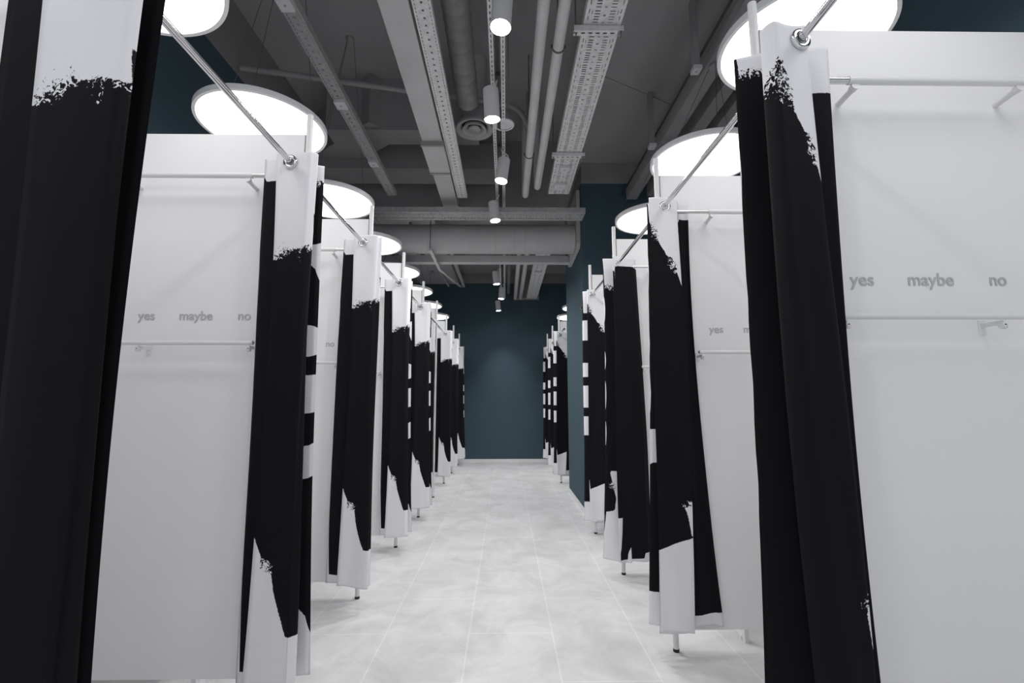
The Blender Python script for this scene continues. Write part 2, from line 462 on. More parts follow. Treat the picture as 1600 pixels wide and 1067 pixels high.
def curtain_mesh(name, ctrl, pats, z_top=2.208, z_bot=0.13, nseg=9, seed=0, hem=None):
    """ctrl: [(x_top,x_mid,x_bot,y_top,y_bot)]  relative to rod/post; pats[i]: (blacks, frays) of segment i in (u,z)"""
    rng = np.random.RandomState(seed)
    NZ = 210
    ncv = len(ctrl)
    # parameter samples: (segment, u)
    smp = []
    for i in range(ncv - 1):
        for k in range(nseg):
            smp.append((i, k / nseg))
    smp.append((ncv - 2, 1.0))
    t = np.linspace(0, 1, NZ)
    q0 = 2 * (t - .5) * (t - 1); q1 = -4 * t * (t - 1); q2 = 2 * t * (t - .5)
    C = [(c[0] * q0 + c[1] * q1 + c[2] * q2, c[3] * (1 - t) + c[4] * t) for c in ctrl]
    X = np.zeros((NZ, len(smp))); Y = np.zeros_like(X)
    rad = 0.10
    for j, (i, u) in enumerate(smp):
        def lerp(i, u): return (C[i][0] * (1 - u) + C[i + 1][0] * u, C[i][1] * (1 - u) + C[i + 1][1] * u)
        if u < rad and i > 0:
            s = 0.5 + 0.5 * u / rad; A = lerp(i - 1, 1 - rad); B = C[i]; D = lerp(i, rad)
        elif u > 1 - rad and i < ncv - 2:
            s = 0.5 * (u - 1 + rad) / rad; A = lerp(i, 1 - rad); B = C[i + 1]; D = lerp(i + 1, rad)
        else:
            x, y = lerp(i, u); X[:, j] = x; Y[:, j] = y
            Y[:, j] += 0.008 * np.sin(PI * u) * np.sin(2.2 * t + i * 1.7 + seed) 
            continue
        X[:, j] = (1 - s) ** 2 * A[0] + 2 * s * (1 - s) * B[0] + s * s * D[0]
        Y[:, j] = (1 - s) ** 2 * A[1] + 2 * s * (1 - s) * B[1] + s * s * D[1]
    # long soft undulations
    ph = rng.rand(6) * 6
    J = np.arange(len(smp))
    for k in range(3):
        X += 0.0022 * (0.3 + t[:, None]) * np.sin(J[None] * (0.45 + .2 * k) + t[:, None] * (4 + 2 * k) + ph[k])
        Y += 0.0022 * (0.3 + t[:, None]) * np.sin(J[None] * (0.35 + .25 * k) + t[:, None] * (3 + 2 * k) + ph[k + 3])
    zt = z_top + 0.004 * np.sin(J * 0.4 + ph[0])
    zb = z_bot + 0.008 * np.sin(J * 0.3 + ph[1]) + (0 if hem is None else np.interp(J / nseg, range(len(hem)), hem))
    Z = zt[None] * (1 - t[:, None]) + zb[None] * t[:, None]
    # cloth lengths for the print
    seglen = [max(0.03, math.hypot(ctrl[i + 1][0] - ctrl[i][0], ctrl[i + 1][3] - ctrl[i][3])) for i in range(ncv - 1)]
    cum = np.concatenate([[0], np.cumsum(seglen)])
    ink = np.full((NZ, len(smp)), -1.0); fray = np.zeros_like(ink)
    U = np.zeros(len(smp))
    for j, (i, u) in enumerate(smp):
        U[j] = cum[i] + u * seglen[i]
        blacks, frays = pats[i]
        px = np.full(NZ, u * seglen[i]); pz = Z[:, j]
        for P in blacks:
            ink[:, j] = np.maximum(ink[:, j], poly_sd([(a * seglen[i], b_) for a, b_ in P], px, pz))
        for (fu, fz, ru, rz) in frays:
            fray[:, j] = np.maximum(fray[:, j], np.clip(1.4 - 1.4 * np.sqrt(((u - fu) / ru) ** 2 + ((pz - fz) / rz) ** 2), 0, 1))
    nX = len(smp)
    verts = np.stack([X, Y, Z], -1).reshape(-1, 3)
    idx = np.arange(NZ * nX).reshape(NZ, nX)
    faces = np.stack([idx[:-1, :-1], idx[1:, :-1], idx[1:, 1:], idx[:-1, 1:]], -1).reshape(-1, 4)
    me = bpy.data.meshes.new(name)
    me.from_pydata(verts.tolist(), [], faces.tolist())
    me.polygons.foreach_set('use_smooth', [True] * len(me.polygons))
    for nm, arr in (('ink', ink), ('fray', fray)):
        a = me.attributes.new(nm, 'FLOAT', 'POINT'); a.data.foreach_set('value', arr.reshape(-1).astype(np.float32))
    uvl = me.uv_layers.new(name='cloth')
    vi = np.zeros(len(me.loops), dtype=np.int32); me.loops.foreach_get('vertex_index', vi)
    uvs = np.stack([np.broadcast_to(U[None], Z.shape), Z], -1).reshape(-1, 2)[vi]
    uvl.data.foreach_set('uv', uvs.reshape(-1).astype(np.float32))
    me.materials.append(M['cloth'])
    me.update()
    return me

def make_curtain(x0, ctrl, pats, label, group, seed=0, **kw):
    t = thing('curtain', (x0, 0, 0), label, 'curtain', group)
    me = curtain_mesh('cloth', ctrl, pats, seed=seed, **kw)
    o = bpy.data.objects.new('cloth', me); COL.objects.link(o); o.parent = t
    s = o.modifiers.new('solidify', 'SOLIDIFY'); s.thickness = 0.0016; s.offset = 0
    # eyelets where the cloth crosses the rod
    for i in range(len(ctrl) - 1):
        a, c = ctrl[i], ctrl[i + 1]
        if a[0] * c[0] < 0 and abs(a[0] - c[0]) > 0.05:
            f = a[0] / (a[0] - c[0]); yy = a[3] + f * (c[3] - a[3])
            d = Vector((c[0] - a[0], c[3] - a[3], 0)).normalized(); nrm = Vector((d.y, -d.x, 0))
            if nrm.y < 0: nrm = -nrm
            rot = nrm.to_track_quat('Z', 'Y').to_matrix()
            bm = new_bm()
            lathe(bm, [(0.0150, -.003), (0.017, -.0055), (0.023, -.006), (0.0295, -.0035), (0.0305, 0), (0.0295, .0035), (0.023, .006), (0.017, .0055), (0.0150, .003)], 32, rot, (0, yy, ROD_Z - .002), closed=True)
            mkobj('eyelet', bm, M['chrome'], t)
    return t

F1 = 1.0
def full(zt, zb): return [(-2, zt), (3, zt), (3, zb), (-2, zb)]
# --- left row print
L_FACE = ([[(-.2, 1.735), (.2, 1.765), (.45, 1.782), (.75, 1.79), (1.1, 1.795), (1.1, .25), (.95, .315), (.85, .345), (.74, .40), (.6, .47), (.5, .545), (.42, .583), (.25, .583), (.16, .615), (0, .675), (-.2, .72)]],
          [(.22, 1.785, .42, .07), (.40, 1.815, .24, .05), (.86, 1.75, .22, .06), (.3, .57, .28, .03)])
L_SIDE = ([full(1.795, .33), [(.75, 1.95), (1.1, 1.93), (1.1, 1.86), (.9, 1.87)]], [(.5, 1.79, .6, .03)])
L_BACK = ([full(2.105, .175)], [])
L_ZEB = ([[(-.1, 2.13), (.5, 2.13), (1.1, 2.13), (1.1, 1.855), (.55, 1.835), (-.1, 1.80)], [(.4, 1.81), (.75, 1.77), (1.1, 1.69), (1.1, 1.485), (.4, 1.51)],
           [(.4, 1.35), (1.1, 1.372), (1.1, 1.289), (.4, 1.28)], [(.4, 1.12), (1.1, 1.135), (1.1, 1.01), (.4, .98)], [(.4, .85), (1.1, .88), (1.1, .285), (.4, .50)]],
         [(.8, 2.13, .4, .05)])
L_ANY = ([full(2.13, 1.855), full(1.69, 1.485), full(1.372, 1.289), full(1.135, 1.01), full(.88, .285)], [])
def Lx(v): return v - XL
L1_ctrl = [(Lx(-.954), Lx(-.932), Lx(-.950), -.160, -.17),
           (Lx(-.809), Lx(-.806), Lx(-.775), -.172, -.19),
           (Lx(-.786), Lx(-.784), Lx(-.763), -.140, -.15),
           (Lx(-1.045), Lx(-1.032), Lx(-1.020), -.095, -.10),
           (Lx(-.786), Lx(-.776), Lx(-.742), -.050, -.05),
           (Lx(-.96), Lx(-.96), Lx(-.96), -.030, -.02)]
pL = [L_FACE, L_SIDE, L_BACK, L_ZEB, L_ANY]
def Lpats(): return pL
gCL = 'black and white brush print curtains of the left row'
L0_ctrl = [(Lx(-.930), Lx(-.900), Lx(-.895), -.160, -.16),
           (Lx(-.752), Lx(-.748), Lx(-.715), -.175, -.19),
           (Lx(-.722), Lx(-.726), Lx(-.700), -.150, -.15),
           (Lx(-1.085), Lx(-1.055), Lx(-1.01), -.095, -.10),
           (Lx(-.742), Lx(-.764), Lx(-.735), -.062, -.06),
           (Lx(-.96), Lx(-.96), Lx(-.96), -.030, -.02)]
L0_ZEB = ([full(2.12, .4)], [])
c0 = make_curtain(XL, L0_ctrl, [L_FACE, ([full(1.79, .3), [(.7, 1.87), (1.1, 1.86), (1.1, 1.76), (.9, 1.78)]], [(.5, 1.77, .6, .03)]), L_BACK, L0_ZEB, L0_ZEB], 'large black curtain with pale top filling the left edge of the picture', gCL, seed=3)
c0.location.y = L_POSTS[0]
cL = make_curtain(XL, L1_ctrl, pL, '', gCL, seed=1)
lab = ['', 'gathered brush print curtain with a pale top beside the left yes maybe no panel',
       'gathered brush print curtain, third from the front on the left, white wedge at its foot',
       'gathered brush print curtain, fourth from the front in the left row',
       'gathered brush print curtain, fifth from the front in the left row',
       'narrow brush print curtain squeezed behind a bare white post, sixth on the left',
       'gathered brush print curtain, seventh from the front in the left row',
       'gathered brush print curtain, last but one in the left row',
       'gathered brush print curtain, last of the left row against the teal wall']
L2_ctrl = [(Lx(-.950), Lx(-.945), Lx(-.965), -.160, -.17),
           (Lx(-.805), Lx(-.806), Lx(-.790), -.172, -.19),
           (Lx(-.778), Lx(-.784), Lx(-.775), -.140, -.15),
           (Lx(-1.045), Lx(-1.060), Lx(-1.065), -.095, -.10),
           (Lx(-.835), Lx(-.835), Lx(-.83), -.050, -.05),
           (Lx(-.96), Lx(-.96), Lx(-.96), -.030, -.02)]
cM = make_curtain(XL, L2_ctrl, pL, '', gCL, seed=6)
for i in range(1, 9):
    o = cL if i == 1 else cM if i == 2 else copy_tree(cM if i in (5, 6, 7) else cL)
    o.location.y = L_POSTS[i]; o['label'] = lab[i]
    if i == 5: o.scale.x = 0.5; o.location.x = XL - 0.045
    if i in (3, 7): o.scale.x = 0.96
    if i in (4, 8): o.scale.x = 1.03

# --- right row print
def Rx(v): return v - XR
R_A = [(0, 2.017), (1, 2.105)]
R_FACE_L = ([[(-.1, 1.985), (0, 2.01), (1.0, 2.11), (1.2, 2.11), (1.2, .46), (-.1, .46)]], [(.9, 2.06, 1.2, .07)])     # seg from corner side (u=1 at corner)
# face listed right -> left (walking from the outer edge to the aisle)
R_FACE = ([[(1.15, 2.10), (1.0, 2.09), (.93, 2.08), (.8, 2.02), (.62, 1.955), (.5, 1.925), (.46, 1.905), (.36, 1.90), (.22, 1.84), (.1, 1.79), (0, 1.745), (-.15, 1.70), (-.15, .71), (0, .706), (.22, .685), (.16, .66), (.04, .56), (-.1, .53), (-.1, .53), (.0, .546), (1.0, .488), (1.15, .48)]],
          [(.88, 2.03, .3, .075), (.30, 1.85, .22, .06), (.15, .70, .2, .02)])
R_OUT = ([full(2.12, .185)], [])
R_IN = ([full(2.10, .285)], [(.5, 2.10, .9, .03)])
R_ZEB = ([full(2.30, 1.93), full(1.74, 1.53), full(1.40, 1.32), full(1.12, 1.04), full(.87, .285)], [])
R_ZEB_top = ([full(2.0, 1.93), full(1.74, 1.53), full(1.40, 1.32), full(1.12, 1.04), full(.87, .285)], [])
gCR = 'black and white brush print curtains of the near right row'
gCF = 'black and white brush print curtains of the far right row'
R1_ctrl = [(Rx(.950), Rx(.925), Rx(.945), -.130, -.14),
           (Rx(.850), Rx(.850), Rx(.86), -.120, -.13),
           (Rx(.834), Rx(.854), Rx(.872), -.215, -.215),
           (Rx(.737), Rx(.742), Rx(.775), -.235, -.235),
           (Rx(.716), Rx(.716), Rx(.742), -.185, -.185),
           (Rx(.850), Rx(.85), Rx(.85), -.145, -.15),
           (Rx(.684), Rx(.676), Rx(.650), -.085, -.085),
           (Rx(.860), Rx(.85), Rx(.85), -.045, -.04)]
R1_F = ([[(1.1, 2.10), (.95, 2.09), (.78, 1.998), (.55, 1.93), (.40, 1.896), (.32, 1.88), (.18, 1.82), (0, 1.755), (-.1, 1.74), (-.1, .735), (0, .728), (.10, .69), (0, .60), (-.1, .59), (-.1, .53), (.15, .50), (1.1, .45)]],
        [(.80, 2.02, .32, .085), (.22, 1.85, .2, .06), (.06, .70, .2, .02)])
R1_C = ([[(-.1, 2.10), (0, 2.10), (1.0, 2.01), (1.1, 2.0), (1.1, .46), (-.1, .46)]], [(.3, 2.03, 1.0, .08)])
cR1 = make_curtain(XR, R1_ctrl, [([full(2.065, .17)], []), ([full(2.065, .17)], []), R1_F, R1_C, ([full(2.02, .46)], []), ([full(2.15, .28)], [(.9, 2.155, .6, .03)]), R_ZEB], 'big black curtain on the right beside the large yes maybe no panel', gCR, seed=5)
cR1.location.y = R_POSTS[0]
R2_ctrl = [(Rx(.962), Rx(.965), Rx(1.04), -.030, -.03),
           (Rx(.915), Rx(.915), Rx(.930), -.035, -.05),
           (Rx(.890), Rx(.880), Rx(.862), -.055, -.06),
           (Rx(.868), Rx(.884), Rx(.858), -.110, -.12),
           (Rx(.726), Rx(.712), Rx(.690), -.100, -.115),
           (Rx(.900), Rx(.900), Rx(.880), -.070, -.08),
           (Rx(.738), Rx(.712), Rx(.664), -.025, -.03),
           (Rx(.880), Rx(.880), Rx(.88), -.020, -.01)]
cR2 = make_curtain(XR, R2_ctrl, [R_OUT, R_OUT, R_OUT, R_FACE, ([full(2.08, .49)], []), ([full(2.1, 1.04), full(.88, .285)], []), R_ZEB], 'black curtain flared towards its foot, second from the front on the right', gCR, seed=7)
cR2.location.y = R_POSTS[1]
R3_ctrl = [(Rx(.955), Rx(.985), Rx(.995), -.040, -.04),
           (Rx(.925), Rx(.950), Rx(.930), -.085, -.09),
           (Rx(.758), Rx(.756), Rx(.742), -.135, -.13),
           (Rx(.860), Rx(.850), Rx(.850), -.100, -.10),
           (Rx(.700), Rx(.700), Rx(.648), -.055, -.055),
           (Rx(.860), Rx(.860), Rx(.86), -.020, -.01)]
R3_F = ([[(-.6, 2.145), (.88, 2.135), (.90, 1.95), (.95, 1.75), (1.1, 1.70), (1.1, .72), (.97, .70), (.93, .13), (-.6, .135)]], [])
R3_S = ([[(-.1, 1.99), (1.1, 2.00), (1.1, .42), (.55, .44), (.5, .52), (.75, .70), (.45, .70), (.2, .55), (.15, .55), (-.1, .55)]], [(.7, 2.0, .5, .05), (.7, .6, .4, .03)])
cR3 = make_curtain(XR, R3_ctrl, [([full(2.135, .165)], []), R3_F, ([full(2.1, .4)], []), R3_S, R_ZEB], 'black curtain with white top band and white left edge, third on the right', gCR, seed=9, z_bot=.115)
cR3.location.y = R_POSTS[2]
R4_ctrl = [(Rx(.965), Rx(.965), Rx(.95), -.030, -.03),
           (Rx(.935), Rx(.926), Rx(.862), -.085, -.09),
           (Rx(.755), Rx(.745), Rx(.742), -.100, -.10),
           (Rx(.880), Rx(.88), Rx(.86), -.070, -.07),
           (Rx(.722), Rx(.710), Rx(.700), -.025, -.03),
           (Rx(.860), Rx(.860), Rx(.86), -.015, -.01)]
R4_F = ([[(1.15, 2.10), (1.0, 2.09), (.8, 2.0), (.62, 1.955), (.5, 1.92), (.46, 1.90), (.36, 1.90), (.22, 1.84), (.1, 1.80), (0, 1.755), (-.15, 1.70), (-.15, .46), (1.15, .39)]],
        [(.85, 2.03, .3, .07), (.30, 1.85, .22, .06)])
cR4 = make_curtain(XR, R4_ctrl, [R_OUT, R4_F, ([full(2.08, .49)], []), R_ZEB_top, R_ZEB], 'black and white curtain next to the teal wall block, white bars down its edge', gCR, seed=11)
cR4.location.y = R_POSTS[3]
for i, y in enumerate(F_POSTS):
    o = copy_tree(cR4); o.location.y = y; o['group'] = gCF
    o['label'] = ['black and white curtain just past the teal wall block', 'black and white curtain in the middle of the far right row', 'black and white curtain at the far right beside the back wall'][i]
    if i == 0: o.scale.x = 1.05
    if i == 1: o.scale.x = 0.95

# ---------------------------------------------------------------- round pendant discs
def make_disc(label, group, ceil, wx=.1, wy=0):
    t = thing('disc_light', (0, 0, 2.705), label, 'ceiling light', group)
    bm = new_bm(); lathe(bm, [(.319, .004), (.320, 0), (.335, 0), (.336, .003), (.336, .030), (.330, .034), (0, .034)], 96)
    rim = mkobj('rim', bm, M['white'], t); sharp(rim)
    bm = new_bm(); lathe(bm, [(0, .004), (.319, .004)], 96)
    mkobj('diffuser', bm, M['glow'], t)
    for k in range(3):
        a = 2 * PI * k / 3 + 0.4
        bm = new_bm(); tube(bm, [(.26 * math.cos(a), .26 * math.sin(a), .033), (wx + .03 * math.cos(a), wy + .03 * math.sin(a), ceil - 2.705 - .005)], 0.0016, 6)
        mkobj('wire', bm, M['wire'], t)
    bm = new_bm(); lathe(bm, [(0, 0), (.03, 0), (.034, .004), (.034, .02), (0, .02)], 24, None, (wx, wy, ceil - 2.705 - .021))
    mkobj('canopy', bm, M['ceil'], t)
    return t
dL = make_disc('', 'round disc lights above the left cubicles', CEIL_L)
dL2 = make_disc('', 'round disc lights above the left cubicles', 2.888, 0, -.19)
dL4 = make_disc('', 'round disc lights above the left cubicles', 3.053, 0, .09)
dL3 = make_disc('', 'round disc lights above the left cubicles', 3.57, 0)
ll = ['round glowing disc light above the left row, outside the top left of the curtain', 'round glowing disc light cut by the top edge beside the large left curtain', 'largest whole round disc light above the left yes maybe no panel',
      'third round disc light of the left row, behind a chrome rod']
for i in range(9):  # nearest disc is out of view, added for its light
    o = dL if i == 0 else dL4 if i == 4 else dL2 if i == 5 else dL3 if i == 6 else copy_tree(dL3 if i > 6 else dL)
    o.location = (-1.364, 0.491 + i, 2.705)
    o['label'] = ll[i] if i < 4 else 'small round disc light, %s in the receding left row' % (ORD[i - 1] if i < 8 else 'farthest')
dR = make_disc('', 'round disc lights above the near right cubicles', 3.38)
for i in range(4):  # nearest disc of this row is also unseen, added for light
    o = dR if i == 0 else copy_tree(dR)
    o.location = (1.279, 0.834 + i, 2.705)
    o['label'] = ['round disc light overhead on the right, above the nearest cubicle', 'large round disc light above the big right panel and its post', 'round disc light on the right behind a slanting chrome rod', 'small round disc light in front of the teal wall block'][i]
dF = make_disc('', '', CEIL_R)
for i in range(3):
    o = copy_tree(dF) if i else dF; o.location = (1.279, 6.80 + i * .87, 2.705); o['group'] = 'round disc lights above the far right cubicles'
    o['label'] = 'round disc light, %s past the teal wall block' % ORD[i]

# ---------------------------------------------------------------- track with spotlights over the aisle
XT = -0.050
def strip_grid(bm, xs, ys, z, hole):
    V = {}
    def v(i, j):
        if (i, j) not in V: V[i, j] = bm.verts.new((xs[i], ys[j], z))
        return V[i, j]
    for j in range(len(ys) - 1):
        for i in range(len(xs) - 1):
            if not hole(i, j): bm.faces.new((v(i, j), v(i + 1, j), v(i + 1, j + 1), v(i, j + 1)))

def perforated(bm, w, length, kind):
    """flat perforated sheet in local x (width) and y (length)"""
    if kind == 'wide':
        xs = [-w/2, -w/2 + .014, -w/2 + .019, -w/2 + .030, -w/2 + .034, -w/2 + .046, -w/2 + .074, -.007, .007]
        xs = xs[:7] + [-.007, .007] + [-x for x in xs[:7]][::-1]
        per = 0.10; sub = [0, .008, .016, .026, .034, .045, .053, .062, .070, .083, .090]
        ys = []; n = int(length / per)
        for k in range(n): ys += [k * per + s for s in sub]
        ys.append(n * per)
        def hole(i, j):
            jj = j % len(sub); rep = j // len(sub)
            if i in (1, 13): return jj in (0, 1, 3, 4, 6, 7) or jj == 9
            if i in (3, 11): return jj in (1, 2, 3) and rep % 2 == 0
            if i in (5, 9): return jj in (1, 3, 5, 7, 9)
            if i == 7: return jj in (4,) or (jj == 9)
            return False
        # fewer, longer dashes along the edge
        def hole2(i, j):
            jj = j % len(sub)
            if i in (1, 13): return jj in (0, 1, 2, 5, 6, 7)
            return hole(i, j)
        strip_grid(bm, xs, ys, 0, hole2)
    elif kind == 'narrow':
        a = w / 2
        xs = [-a, -a + .008, -a + .0125, -.006, .006, a - .0125, a - .008, a]
        per = 0.05; sub = [0, .013, .026, .038]
        ys = []; n = int(length / per)
        for k in range(n): ys += [k * per + s for s in sub]
        ys.append(n * per)
        def hole(i, j):
            jj = j % 4
            if i in (1, 5): return jj in (0, 2)
            if i == 3: return jj == 1
            return False
        strip_grid(bm, xs, ys, 0, hole)
    elif kind == 'rail':
        a = w / 2
        xs = [-a, -a * .3, a * .3, a]
        per = 0.04
        ys = []; n = int(length / per)
        for k in range(n): ys += [k * per, k * per + .022]
        ys.append(n * per)
        strip_grid(bm, xs, ys, 0, lambda i, j: i == 1 and j % 2 == 0)
    return ys[-1]

def make_tray(name, x, y0, y1, z, w, h, kind, m, label, cat='cable tray', group=None, rot=0.0):
    t = thing(name, (x, y0, z), label, cat, group); t.rotation_euler.z = rot
    bm = new_bm(); L = perforated(bm, w, y1 - y0, kind)
    o = mkobj('base_sheet', bm, m, t)
    s = o.modifiers.new('solidify', 'SOLIDIFY'); s.thickness = 0.0015; s.offset = 1
    for sgn in (-1, 1):
        bm = new_bm(); box(bm, min(sgn * w / 2, sgn * (w / 2 + .002)), max(sgn * w / 2, sgn * (w / 2 + .002)), 0, L, 0, h)
        mkobj('side', bm, m, t)
    return t

# track rails: two perforated channels and the dark power track between them
for ya, yb, lab_, ce in ((-.8, 5.02, 'narrow pair of perforated rails carrying the aisle spotlights', CEIL_L), (5.56, 9.24, 'far stretch of spotlight rails beyond the crossbeam', CEIL_R)):
    t = thing('light_track', (XT, ya, 3.22), lab_, 'light track', 'spotlight tracks over the aisle')
    for sx in (-.034, .034):
        bm = new_bm(); L = perforated(bm, .024, yb - ya, 'rail')
        for v in bm.verts: v.co.x += sx
        o = mkobj('rail', bm, M['tray'], t); s = o.modifiers.new('solidify', 'SOLIDIFY'); s.thickness = .0015
        for dx in (-.0125, .0125):
            bm = new_bm(); box(bm, sx + dx - .0006, sx + dx + .0006, 0, L, 0, .04); mkobj('rail_side', bm, M['tray'], o)
    bm = new_bm(); box(bm, -.012, .012, 0, yb - ya, -.004, .03); mkobj('power_track', bm, M['black'], t)
    for k in range(3):
        yk = .35 + k * (1.5 if ya > 0 else 2.3)
        bm = new_bm(); tube(bm, [(0, yk, .03), (0, yk, ce - 3.22)], .004, 8); mkobj('hanger', bm, M['wire'], t)

SPOTS = [((-.05, -.45), (-.04, -.44)), ((-.04, .42), (-.06, .43)), ((-.07, 1.25), (-.05, 1.24)), ((-.024, 2.017), (-.012, 2.03)), ((-.084, 2.751), (-.095, 2.735)), ((-.036, 3.58), (-.010, 3.60)), ((-.100, 4.417), (-.122, 4.43)),  # spots nearer than the view are unseen, added as fill for the dividers
         ((-.089, 5.80), (-.08, 5.78)), ((-.134, 6.928), (-.152, 6.93)), ((-.076, 7.955), (-.06, 7.96)), ((-.136, 9.02), (-.156, 9.02))]
sp_lab = ['white spotlight above and behind the viewer, farthest back', 'white spotlight above the viewer, middle one of the three unseen', 'white spotlight just above the top edge of the view', 'white spotlight at the top edge, largest of the aisle row', 'white tilted spotlight beside the round ceiling diffuser', 'white spotlight hanging below the two grey pipes, third along', 'white spotlight in front of the perforated cross tray',
          'spotlight half hidden behind the grey crossbeam, only its lit end showing', 'white spotlight just below the crossbeam, in front of the teal wall', 'white spotlight, last but one along the aisle', 'smallest and farthest white spotlight of the aisle']
for i, ((bx, by), (tx, ty)) in enumerate(SPOTS):
    t = thing('spotlight', (bx, by, 2.93), sp_lab[i], 'spotlight', 'white cylinder spotlights over the aisle')
    ax = Vector((tx - bx, ty - by, .20)).normalized()
    rot = ax.to_track_quat('Z', 'Y').to_matrix()
    R = .049
    bm = new_bm(); lathe(bm, [(R - .002, .012), (R - .001, 0), (R, .001), (R, .193), (R - .004, .197), (0, .197)], 40, rot)
    sharp(mkobj('housing', bm, M['spot'], t))
    bm = new_bm(); lathe(bm, [(0, .006), (R - .0015, .006)], 40, rot); mkobj('lens', bm, M['sglow'], t)
    top = ax * .197
    bm = new_bm(); side = Vector((XT - bx, 0, 0))
    tube(bm, [top * .93 + Vector((.03, 0, 0)), top + Vector((.03, 0, .03)), (XT - bx + .0, 0, 3.215 - 2.93)], .007, 8)
    tube(bm, [top * .9 + Vector((.036, 0, 0)), top * .98 + Vector((.036, 0, 0))], .012, 10)
    mkobj('arm', bm, M['spot'], t)
    bm = new_bm(); box(bm, XT - bx - .014, XT - bx + .014, -.05, .05, 3.195 - 2.93, 3.2155 - 2.93); mkobj('adapter', bm, M['black'], t)
    ld = bpy.data.lights.new('spot_lamp', 'SPOT'); ld.energy = SPOT_POWER * (.22 if by < 1.5 else .5 if by < 3 else 1.05); ld.spot_size = math.radians(75 if by > 9 else 110 if by > 7.5 else 165); ld.spot_blend = 1.0; ld.shadow_soft_size = .049
    lo = bpy.data.objects.new('spot_lamp', ld); COL.objects.link(lo); lo.parent = t
    lo.location = -ax * .02; lo.rotation_euler = (-ax).to_track_quat('-Z', 'Y').to_euler()

# ---------------------------------------------------------------- ceiling services
make_tray('cable_tray', .522, .6, 4.48, 3.20, .20, .055, 'wide', M['tray'], 'wide pale perforated cable tray right of the aisle', group='perforated cable trays')
make_tray('cable_tray', .522, 5.95, 9.25, 3.20, .20, .055, 'wide', M['tray'], 'far stretch of perforated tray beyond the crossbeam', group='perforated cable trays')
make_tray('cable_tray', -.432, .6, 4.50, 3.20, .095, .04, 'narrow', M['tray'], 'narrow perforated tray bending towards the cross tray', group='perforated cable trays')
make_tray('cable_tray', -1.122, .6, 4.46, 3.20, .085, .045, 'narrow', M['dtray'], 'leftmost slanting perforated tray carrying small pale boxes', group='perforated cable trays')
# cross tray, wide, seen from below
tt = make_tray('cable_tray', .80, 4.60, 4.60 + 2.45, 3.05, .22, .05, 'wide', M['dtray'], 'perforated tray crossing the aisle in front of the big duct', group='perforated cable trays', rot=PI / 2)
# tray clamps
for (x, y, w_, lab_) in ((.505, 2.32, .27, 'perforated strut clamped under the wide tray, nearer one'), (.515, 3.63, .27, 'perforated strut clamped under the wide tray, farther one')):
    t = thing('tray_strut', (x, y, 3.165), lab_, 'strut', 'struts under the wide cable tray')
    bm = new_bm(); L = perforated(bm, .04, w_, 'rail'); 
    for v in bm.verts: v.co = Vector((v.co.y - w_ / 2, v.co.x, 0))
    o = mkobj('channel', bm, M['tray'], t); s = o.modifiers.new('solidify', 'SOLIDIFY'); s.thickness = .002
    for ys_ in (-.020, .020):
        bm = new_bm(); box(bm, -w_/2, w_/2, ys_ - .001, ys_ + .001, 0, .03); mkobj('channel_side', bm, M['tray'], t)
    for sx in (-1, 1):
        bm = new_bm(); tube(bm, [(sx * (w_/2 - .012), 0, -.02), (sx * (w_/2 - .012), 0, (CEIL_R if sx > 0 else CEIL_L) - 3.165)], .004, 8); mkobj('threaded_rod', bm, M['wire'], t)
# small pale boxes under trays
def tray_box(x, y, z, w_, l_, label, group, z0=None):
    t = thing('junction_box', (x, y, z), label, 'junction box', group)
    bm = new_bm(); box(bm, -w_/2, w_/2, -l_/2, l_/2, -.028, 0); mkobj('box', bm, M['plate'], t, bevel=.003)
    bm = new_bm(); tube(bm, [(0, 0, -.0285), (0, 0, -.0305)], .006, 10); mkobj('screw', bm, M['edge'], t)
for (x, y), lab_ in zip(((-1.122, 2.17), (-1.122, 2.99), (-1.122, 3.79)), ('pale box under the leftmost tray, at the top edge', 'pale box under the leftmost tray, middle one', 'pale box under the leftmost tray, farthest one')):
    tray_box(x, y, 3.2002, .075, .085, lab_, 'pale boxes under the leftmost tray')
tray_box(.515, 4.20, 3.2002, .115, .10, 'bright pale box at the far end of the wide tray', 'pale boxes under the wide tray')
tray_box(.515, 3.86, 3.2002, .085, .075, 'pale grey box beside the farther strut of the wide tray', 'pale boxes under the wide tray')
tray_box(.515, 7.19, 3.2002, .115, .10, 'pale box under the far stretch of tray', 'pale boxes under the wide tray')
def pipe(name, pts, r, m, label, cat='pipe', group=None, n=20):
    bm = new_bm(); tube(bm, pts, r, n); o = mkobj(name, bm, m); sharp(o); return tag(o, label, cat, group)
def elbow(x, y, z, r, m=8):
    return [(x, y + r * math.sin(a), z + r - r * math.cos(a)) for a in [PI / 2 * k / m for k in range(m + 1)]]
g_ = 'grey pipes along the aisle ceiling'
pA = pipe('pipe', [(.195, .4, 3.20)] + elbow(.195, 4.40, 3.20, .08) + [(.195, 4.48, CEIL_L - .01)], .032, M['pipe'], 'pale grey pipe over the aisle, left one of the pair', group=g_)
pB = pipe('pipe', [(.303, .4, 3.20)] + elbow(.303, 4.22, 3.20, .08) + [(.303, 4.30, CEIL_L - .01)], .032, M['pipe'], 'pale grey pipe over the aisle, right one beside the wide tray', group=g_)
def clamp(x, y, r, par):
    bm = new_bm()
    for k in range(1): 
        rot = Matrix.Rotation(PI / 2, 3, 'X')
        lathe(bm, [(r, -.006), (r + .004, -.006), (r + .004, .006), (r, .006)], 24, rot, (x, y, 3.20), closed=True)
    for s in (-1, 1): box(bm, x + s * (r + .003) - .008, x + s * (r + .003) + .008, y - .005, y + .005, 3.195, 3.212)
    tube(bm, [(x, y, 3.20 + r), (x, y, CEIL_L)], .004, 8)
    mkobj('pipe_clamp', bm, M['wire'], par)
